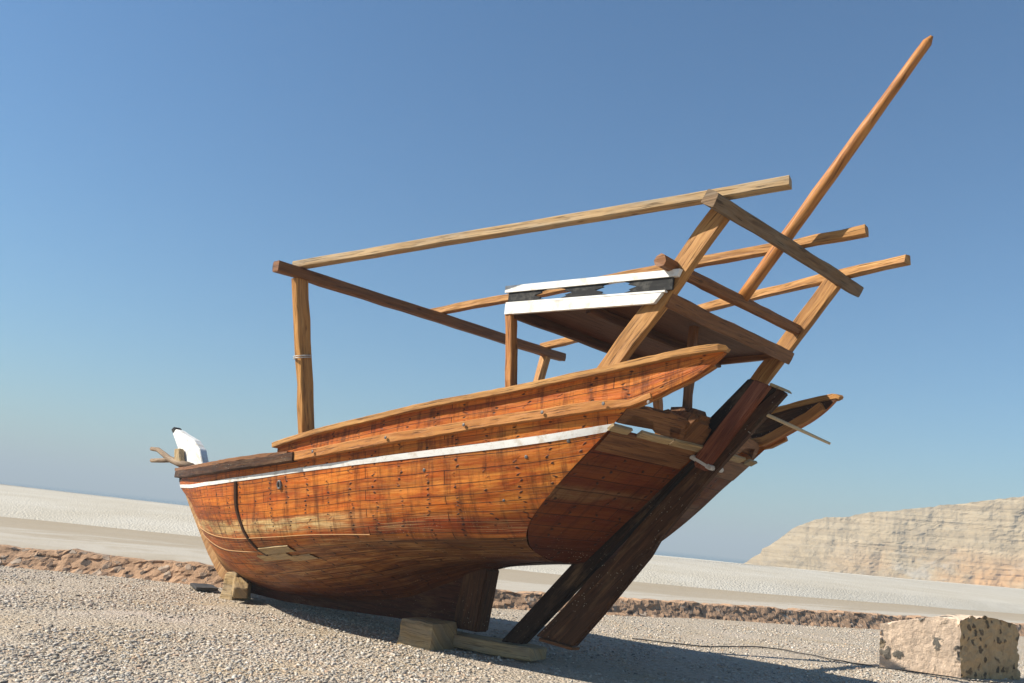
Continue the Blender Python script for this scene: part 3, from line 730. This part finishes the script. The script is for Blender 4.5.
# gunwale rails
SHU = [p[0] for p in G[1.00]]; SH = pchip(SHU, [p[2] for p in G[1.00]]); SHB = pchip(SHU, [p[1] for p in G[1.00]])
def rail(u0, u1, db, dz, n=50, side=-1): return [P(u, W0+side*(SHB(u)+db), SH(u)+dz) for u in np.linspace(u0, u1, n)]
for side in (-1, 1):
    o = obj('bow_rail', sweep(rail(15.60, 9.06, .038, -.004, 60, side), .045, .052, wob=.006, seed=3), M_dark, root)
    obj('bow_cap', sweep(rail(15.66, 9.25, .012, .072, 60, side), .066, .026, wob=.006, seed=4, taper=lambda t: 1 if t < .93 else 1-.6*(t-.93)/.07), M_brown, root)
    bm = bmesh.new(); rows = []; uvs = []
    for i in range(60):
        q = .70+.30*i/59; gl = .955 if q < .8 else .955-.06*min(1, (q-.8)/.12)
        rows.append([surf(q, gl+(.985-gl)*k, side, .010 if 0 < k < 1 else .001) for k in (0, .03, .97, 1)]); uvs.append([(i*.06, k*.2) for k in (0, .03, .97, 1)])
    grid_bm(bm, rows, uvs); obj('bow_plank', bm, M_tar, root)
    pts = [P(u, W0+side*(BEAM(u)+.045), SH(max(4.83, u))+(max(0, 4.83-u)*.35)) for u in np.linspace(9.1, 4.62, 46)]
    obj('rub_rail', sweep(pts, .042, .052, wob=.007, seed=7, taper=lambda t: 1 if t < .86 else 1-.55*(t-.86)/.14), M_orange, root)

CAPU = [9.75, 9.62, 9.114, 8.602, 7.974, 7.156, 6.293, 5.612, 5.08, 4.582, 4.206, 3.98]
CAPZ = [2.06, 2.115, 2.23, 2.335, 2.455, 2.62, 2.765, 2.885, 2.98, 3.075, 3.14, 3.165]
CAP = pchip(CAPU, CAPZ)
BOT = pchip([3.98, 4.003, 4.089, 4.284, 4.515, 4.703, 4.845, 5.0, 5.6, 7, 8, 9.053, 9.75], [3.14, 3.11, 3.03, 2.90, 2.79, 2.70, 2.64, 2.62, 2.54, 2.32, 2.16, 1.99, 1.90])
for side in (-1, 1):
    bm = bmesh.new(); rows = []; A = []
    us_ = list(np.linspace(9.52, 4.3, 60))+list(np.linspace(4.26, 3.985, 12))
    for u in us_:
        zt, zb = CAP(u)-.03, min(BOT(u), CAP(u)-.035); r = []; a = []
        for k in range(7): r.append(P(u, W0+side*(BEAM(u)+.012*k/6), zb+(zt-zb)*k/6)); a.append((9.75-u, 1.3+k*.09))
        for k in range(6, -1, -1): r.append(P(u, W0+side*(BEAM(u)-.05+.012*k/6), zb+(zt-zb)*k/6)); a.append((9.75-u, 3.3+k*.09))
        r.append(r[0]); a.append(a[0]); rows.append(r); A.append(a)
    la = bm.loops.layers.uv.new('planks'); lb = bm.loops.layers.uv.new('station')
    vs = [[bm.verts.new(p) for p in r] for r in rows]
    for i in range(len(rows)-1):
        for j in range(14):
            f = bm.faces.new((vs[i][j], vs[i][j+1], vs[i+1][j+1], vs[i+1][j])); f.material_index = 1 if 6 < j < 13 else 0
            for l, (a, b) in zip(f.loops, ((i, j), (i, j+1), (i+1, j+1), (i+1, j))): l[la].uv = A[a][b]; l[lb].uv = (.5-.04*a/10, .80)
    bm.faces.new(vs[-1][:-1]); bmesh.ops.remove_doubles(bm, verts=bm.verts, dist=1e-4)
    bw = obj('bulwark', bm, [M_hull, M_dark], root)  # inner faces take the dark timber, painting in the shade that falls there
    pts = [P(u, W0+side*(BEAM(u)+.014), CAP(u)) for u in np.linspace(9.56, 4.02, 70)]+[P(3.97, W0+side*1.19, 3.16), P(3.945, W0+side*1.185, 3.145)]
    obj('cap_rail', sweep(pts, .062, .032, wob=.006, seed=9, taper=lambda t: 1 if t < .97 else 1-.45*(t-.97)/.03), M_gold, bw)
    pts = [P(u, W0+side*(BEAM(u)-.085), BOT(u)+.05) for u in (5.6, 5.2, 4.845, 4.703, 4.515, 4.284, 4.12)]
    obj('inner_rail', sweep(pts, .03, .05, n_sub=3, wob=.005, seed=11), M_orange, bw)
    for u in (8.7, 7.6, 6.6, 5.7, 5.05, 4.6):
        if side == -1: obj('bolt', disc(P(u, W0-BEAM(u)-.105, SH(max(u, 4.83))+.005), Vector((0, -1, 0)), .018, .01), M_bolt, bw)

# canopy frame
def beam(name, a, b, hw, hh, mat, upd=(0, 0, 1), seed=0, rot=None, n=8, wob=.016, taper=None, bev=.2, parent=root):
    return obj(name, sweep([P(*a), P(*b)], hw, hh, upd=Vector(upd), n_sub=n, wob=wob, seed=seed, rot=rot, taper=taper, bev=bev), mat, parent)
beam('canopy_post', (9.16, 5.77, 4.12), (9.18, 6.25, 2.15), .085, .06, M_gold, (1, 0, 0), 21)
beam('canopy_post', (9.15, 10.34, 4.12), (9.18, 9.85, 2.15), .07, .06, M_gold, (1, 0, 0), 22)
beam('canopy_post', (4.09, 6.875, 4.46), (5.32, 6.82, 2.90), .10, .045, M_gold, (0, -1, 0), 23)
beam('canopy_post', (4.09, 9.30, 4.46), (5.32, 9.30, 2.90), .095, .045, M_gold, (0, -1, 0), 24)
beam('crossbeam', (9.14, 5.42, 4.17), (9.12, 10.72, 4.20), .06, .065, M_brown, (0, 0, 1), 25, n=16)
beam('crossbeam', (3.99, 6.47, 4.44), (3.98, 9.66, 4.465), .068, .068, M_grey, (.6, 0, 1), 26, n=14, bev=.14)
beam('crossbeam', (4.55, 6.60, 3.975), (4.49, 9.40, 3.955), .06, .062, M_brown, (.6, 0, 1), 27, n=14, bev=.6)
def ext(a, b, t): return tuple(x+(y-x)*t for x, y in zip(a, b))
FA, RA = (9.2, 5.75, 4.285), (4.11, 6.71, 4.565)
beam('canopy_rail', ext(FA, RA, -.01), ext(FA, RA, 1.135), .056, .046, M_pale, seed=31, n=24, wob=.007)
FB, RB = (9.25, 8.09, 4.30), (4.28, 8.28, 4.575)
beam('canopy_rail', ext(FB, RB, -.02), ext(FB, RB, 1.19), .05, .05, M_gold, seed=32, n=24)
FC, RC = (9.2, 10.35, 4.30), (4.1, 9.39, 4.56)
beam('canopy_rail', ext(FC, RC, -.01), ext(FC, RC, 1.163), .05, .05, M_gold, seed=33, n=24)
mp = [P(*ext((4.50, W0, 4.0), (2.698, W0, 6.325), t)) for t in np.linspace(0, 1, 15)]
obj('flagpole', tube(mp+[P(2.655, W0, 6.38)], [.066]*4+[.064]*4+[.06, .058, .055, .052, .05, .048, .046, .012], 12, wob=.006), M_orange, root, smooth=True)

def lashing(p, axis, r, turns, name='lashing'):
    q = Vector(axis).to_track_quat('Z', 'Y').to_matrix(); n_ = 14*turns
    pts = [Vector(p)+q @ Vector((r*1.05*math.cos(2*math.pi*k/14), r*math.sin(2*math.pi*k/14), (k/n_-.5)*.022*turns)) for k in range(n_+1)]
    obj(name, tube(pts, .0075, 5), M_iron, root, smooth=True)
lashing(P(9.17, 5.98, 3.20), (0, .2, -1), .098, 2)

# poop platform and side panel
ZP = 3.645
def quad(a, b, c, d, t, bm=None):
    bm = bm or bmesh.new(); uvl = bm.loops.layers.uv.verify()
    lo = [bm.verts.new(P(*x)) for x in (a, b, c, d)]; hi = [bm.verts.new(P(x[0], x[1], x[2]+t)) for x in (a, b, c, d)]
    for f in [lo, hi]+[[lo[i], lo[(i+1) % 4], hi[(i+1) % 4], hi[i]] for i in range(4)]:
        q = bm.faces.new(f)
        for l in q.loops: l[uvl].uv = (l.vert.co.y, l.vert.co.x*1.0+l.vert.co.z)
    return bm
plat = bpy.data.objects.new('platform', None)
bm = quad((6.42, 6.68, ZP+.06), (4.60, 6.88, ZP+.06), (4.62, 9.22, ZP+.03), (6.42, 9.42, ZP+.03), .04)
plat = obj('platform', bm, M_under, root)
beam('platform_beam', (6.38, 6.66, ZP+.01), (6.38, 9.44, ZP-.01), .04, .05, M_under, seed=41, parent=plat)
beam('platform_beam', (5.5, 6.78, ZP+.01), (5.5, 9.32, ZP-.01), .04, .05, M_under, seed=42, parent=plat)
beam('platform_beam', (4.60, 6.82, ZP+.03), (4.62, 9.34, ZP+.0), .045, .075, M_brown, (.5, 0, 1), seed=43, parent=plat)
beam('platform_beam', (6.42, 9.42, ZP+.03), (4.62, 9.24, ZP+.03), .03, .055, M_brown, seed=44, parent=plat)
def on_panel(t, z): a, b = (6.44, 6.63), (4.46, 6.80); return P(a[0]+(b[0]-a[0])*t, a[1]+(b[1]-a[1])*t, z)
def panel_piece(poly, off, th, bm):
    d = Vector((-.085, -1, 0)).normalized()
    A = [bm.verts.new(on_panel(t, z)+d*(off+th)) for t, z in poly]; B = [bm.verts.new(on_panel(t, z)+d*off) for t, z in poly]
    bm.faces.new(A); bm.faces.new(B[::-1])
    for i in range(len(poly)): bm.faces.new((A[i], A[(i+1) % len(poly)], B[(i+1) % len(poly)], B[i]))
bm = bmesh.new(); panel_piece([(-.01, 3.635), (.885, 3.62), (.925, 3.715), (-.01, 3.745)], 0, .04, bm); pn = obj('side_panel', bm, M_white, root)
bm = bmesh.new(); panel_piece([(-.02, 3.872), (1.0, 3.862), (1.015, 3.93), (-.02, 3.945)], 0, .045, bm); obj('panel_rail', bm, M_white, pn)
bm = bmesh.new(); panel_piece([(-.01, 3.748), (.94, 3.722), (.94, 3.740), (-.01, 3.766)], -.004, .04, bm); obj('panel_rail', bm, M_white, pn)
z0, z1 = lambda t: 3.768-.028*t, lambda t: 3.870-.008*t
def zz(t, k): return z0(t)+(z1(t)-z0(t))*k
def jag(t, d):   # barbed end of a cut out
    return [(t, 1.0), (t-d*.035, .84), (t-d*.025, .72), (t-d*.075, .5), (t-d*.03, .30), (t-d*.04, .18), (t, 0.0)]
def fret(a, b, ja, jb):
    L = [(t, k) for t, k in (jag(b, 1) if jb else [(b, 1), (b, 0)])]; R = [(t, k) for t, k in (jag(a, -1)[::-1] if ja else [(a, 0), (a, 1)])]
    return [(t, zz(t, k)) for t, k in L+R]
for a, b, ja, jb in ((.0, .245, 0, 1), (.335, .62, 1, 1), (.71, .975, 1, 0)):
    bm = bmesh.new(); panel_piece(fret(a, b, ja, jb), .008, .02, bm); obj('fretwork', bm, M_black, pn)
beam('platform_post', (6.43, 6.655, 3.64), (6.30, 6.66, 2.68), .055, .045, M_orange, (1, 0, 0), 51)
beam('platform_post', (6.43, 9.40, 3.64), (6.30, 9.42, 2.68), .05, .045, M_orange, (1, 0, 0), 52)
beam('platform_post', (4.9, 7.78, 3.66), (4.92, 7.76, 2.5), .04, .04, M_brown, (1, 0, 0), 53)
obj('stern_knee', slab([(5.15, 2.48), (4.85, 2.44), (4.62, 2.66), (4.66, 2.76), (4.82, 2.80), (5.06, 2.80)], W0-.33, .13, bev=.05, uvdir=(.7, 0, .7)), M_brown, root)

# forked branch lying on the bow
bm = tube([P(15.05, 7.92, 1.97), P(15.5, 7.90, 2.01), P(15.95, 7.92, 2.08), P(16.3, 7.98, 2.17), P(16.65, 8.03, 2.25), P(16.98, 8.05, 2.27)], [.055, .062, .058, .048, .044, .038], 9, wob=.012)
tube([P(15.9, 7.92, 2.06), P(16.3, 7.97, 2.05), P(16.78, 8.0, 2.04)], [.05, .045, .04], 9, bm=bm, wob=.01, seed=4)
fbk = obj('forked_branch', bm, M_branch, origin=P(15.5, 7.9, 1.95), smooth=True)
tag(fbk, 'dry forked branch lying over the tip of the bow beside the white stem head', 'branch')

# ------------------------------------------------------------------ props under the boat and things on the gravel
def prop(name, size, center, rotz, mat, label, cat, amp=.02, seed=0, tilt=None, bev=.08, taper=0, group=None):
    c = P(*center); bm = rough_box(size, c, rotz, 8, amp, seed, 5, bev, tilt, taper=taper)
    o = obj(name, bm, mat, origin=Vector((c.x, c.y, 0))); tag(o, label, cat, group); return o
prop('support_block', (.28, .42, .48), (12.66, 7.74, .14), .2, M_block, 'upright yellow timber block propping the forefoot under the bow', 'block', .018, 1, taper=.18)
prop('timber_chock', (.55, .22, .16), (12.35, 7.60, .20), -.5, M_block, 'short yellow timber chock wedged beside the upright block under the bow', 'chock', .012, 2, tilt=Matrix.Rotation(.25, 3, 'Y'))
prop('support_block', (.55, .55, .42), (8.16, 7.62, .09), .15, M_block, 'squat yellow timber block under the keel ahead of the stern', 'block', .018, 3, taper=.12)
prop('timber_plank', (1.45, .42, .15), (7.66, 8.10, .085), .23, M_block, 'rough pale timber plank lying across under the sternpost heel', 'plank', .012, 4)
prop('dark_slab', (.75, .35, .045), (13.75, 7.80, .045), -.35, M_rope, 'thin dark slab lying on the gravel behind the bow block', 'slab', .008, 5)

# masonry block at the right
c0, c1, c2 = Vector((5.42, 14.30)), Vector((4.40, 14.72)), Vector((3.98, 16.15))
bm = bmesh.new(); c3 = c0+(c2-c1); NN = 26
def blk(a, b, t):
    p = (c1.lerp(c0, a)).lerp((c2.lerp(c3, a)), b)
    h = .83+.07*math.sin(b*3)-.20*max(0, a-.30)/.7-.05*b*b
    return P(p.x, p.y, -.06+(h+.06)*t)
faces = []
def add_face(fn, m):
    rows = []
    for i in range(NN+1):
        r = []
        for j in range(NN+1):
            p = fn(i/NN, j/NN); q = p*5; amp = .012 if m == 0 else .045
            dn = mnoise.noise_vector(q)*amp+mnoise.noise_vector(q*3.3)*amp*.5
            r.append(p+dn*(1 if p.z > 0 else .4))
        rows.append(r)
    grid_bm(bm, rows, mat=m)
add_face(lambda a, t: blk(a, 0, t), 0); add_face(lambda b, t: blk(0, b, t), 1); add_face(lambda a, t: blk(a, 1, t), 1); add_face(lambda b, t: blk(1, b, t), 1); add_face(lambda a, b: blk(a, b, 1), 0)
bmesh.ops.remove_doubles(bm, verts=bm.verts, dist=.03)
mb = obj('masonry_block', bm, [M_plaster, M_core], origin=P(4.6, 15.2, 0))
tag(mb, 'broken masonry block of pink plaster and dark stones standing on the gravel', 'masonry block')

# black cable on the gravel
cp = [(8.4, 12.15), (7.9, 12.45), (7.5, 12.75), (7.38, 13.35), (7.27, 14.0), (7.0, 14.25), (6.6, 14.2), (6.2, 14.1), (5.85, 14.0), (5.5, 14.05), (5.15, 14.15), (4.7, 14.4), (4.3, 14.5), (3.9, 14.8)]
acc_ = list(range(len(cp))); fu_ = pchip(acc_, [-a for a, _ in cp]); fv_ = pchip(acc_, [b for _, b in cp])
pts = [Vector((fu_(t), fv_(t)+.03*math.sin(t*5), 0)) for t in np.linspace(0, len(cp)-1, 90)]
for p in pts: p.z = terrain(-p.x, p.y)+.022
tag(obj('black_cable', tube(pts, .010, 6), M_rope, origin=(pts[0].x, pts[0].y, 0), smooth=True), 'thin black cable lying in a loose curve on the gravel near the masonry block', 'cable')

# loose gravel stones: one object, uncountable
def pebbles(count, region, smin, smax, seed):
    r = np.random.default_rng(seed)
    ico = bmesh.new(); bmesh.ops.create_icosphere(ico, subdivisions=1, radius=1); base = np.array([v.co[:] for v in ico.verts]); fc = np.array([[v.index for v in f.verts] for f in ico.faces]); ico.free()
    u, w = region(r, count); m = len(u)
    var = [base*(1+.35*r.standard_normal((len(base), 1)).clip(-1, 1)) for _ in range(10)]
    var = np.array(var)[r.integers(0, 10, m)]
    s = (smin*(smax/smin)**(r.random(m)**2.8))[:, None, None]
    ang = r.random(m)*6.283; ca, sa = np.cos(ang), np.sin(ang)
    sc = np.stack([r.uniform(.8, 1.3, m), r.uniform(.6, 1.0, m), r.uniform(.4, .75, m)], 1)[:, None, :]
    v = var*sc*s; x = v[..., 0]*ca[:, None]-v[..., 1]*sa[:, None]; y = v[..., 0]*sa[:, None]+v[..., 1]*ca[:, None]
    z0_ = np.array([terrain(a, b) for a, b in zip(u, w)])
    x += -u[:, None]; y += w[:, None]; z = v[..., 2]+(z0_+s[:, 0, 0]*.22)[:, None]
    V = np.stack([x, y, z], -1).reshape(-1, 3); nvb = len(base)
    F = (fc[None]+(np.arange(m)*nvb)[:, None, None]).reshape(-1, 3)
    me = bpy.data.meshes.new('gravel_stones'); me.vertices.add(len(V)); me.vertices.foreach_set('co', V.ravel().astype(np.float32))
    me.loops.add(F.size); me.loops.foreach_set('vertex_index', F.ravel().astype(np.int32))
    me.polygons.add(len(F)); me.polygons.foreach_set('loop_start', np.arange(0, F.size, 3, dtype=np.int32)); me.polygons.foreach_set('loop_total', np.full(len(F), 3, dtype=np.int32))
    me.update(calc_edges=True)
    a = me.attributes.new('tint', 'FLOAT', 'POINT'); a.data.foreach_set('value', np.repeat(r.random(m), nvb).astype(np.float32))
    me.materials.append(M_pebble)
    return me
wallp = np.array([fw_(i/300) for i in range(301)])
def region(r, n):
    d = 6.2+(25-6.2)*r.random(n)**1.5; th = r.uniform(math.radians(-2), math.radians(100), n)
    u, w = d*np.cos(th), d*np.sin(th)
    lim = np.interp(np.arctan2(w, u), np.arctan2(wallp[:, 1], wallp[:, 0]), np.hypot(wallp[:, 0], wallp[:, 1]))
    k = np.hypot(u, w) < lim-.2
    sand = np.array([mnoise.noise(Vector((a*.55, b*.55, 7)))+.5*mnoise.noise(Vector((a*1.7, b*1.7, 2))) for a, b in zip(u, w)])
    k &= r.random(n) > np.clip((sand+.02)*3.0, 0, .88)
    return u[k], w[k]
me = pebbles(220000, region, .0075, .028, 3)
gs = bpy.data.objects.new('gravel_stones', me); col.objects.link(gs); tag(gs, 'loose pale crushed stones covering the ground round the boat', 'gravel', kind='stuff')
finish(None)
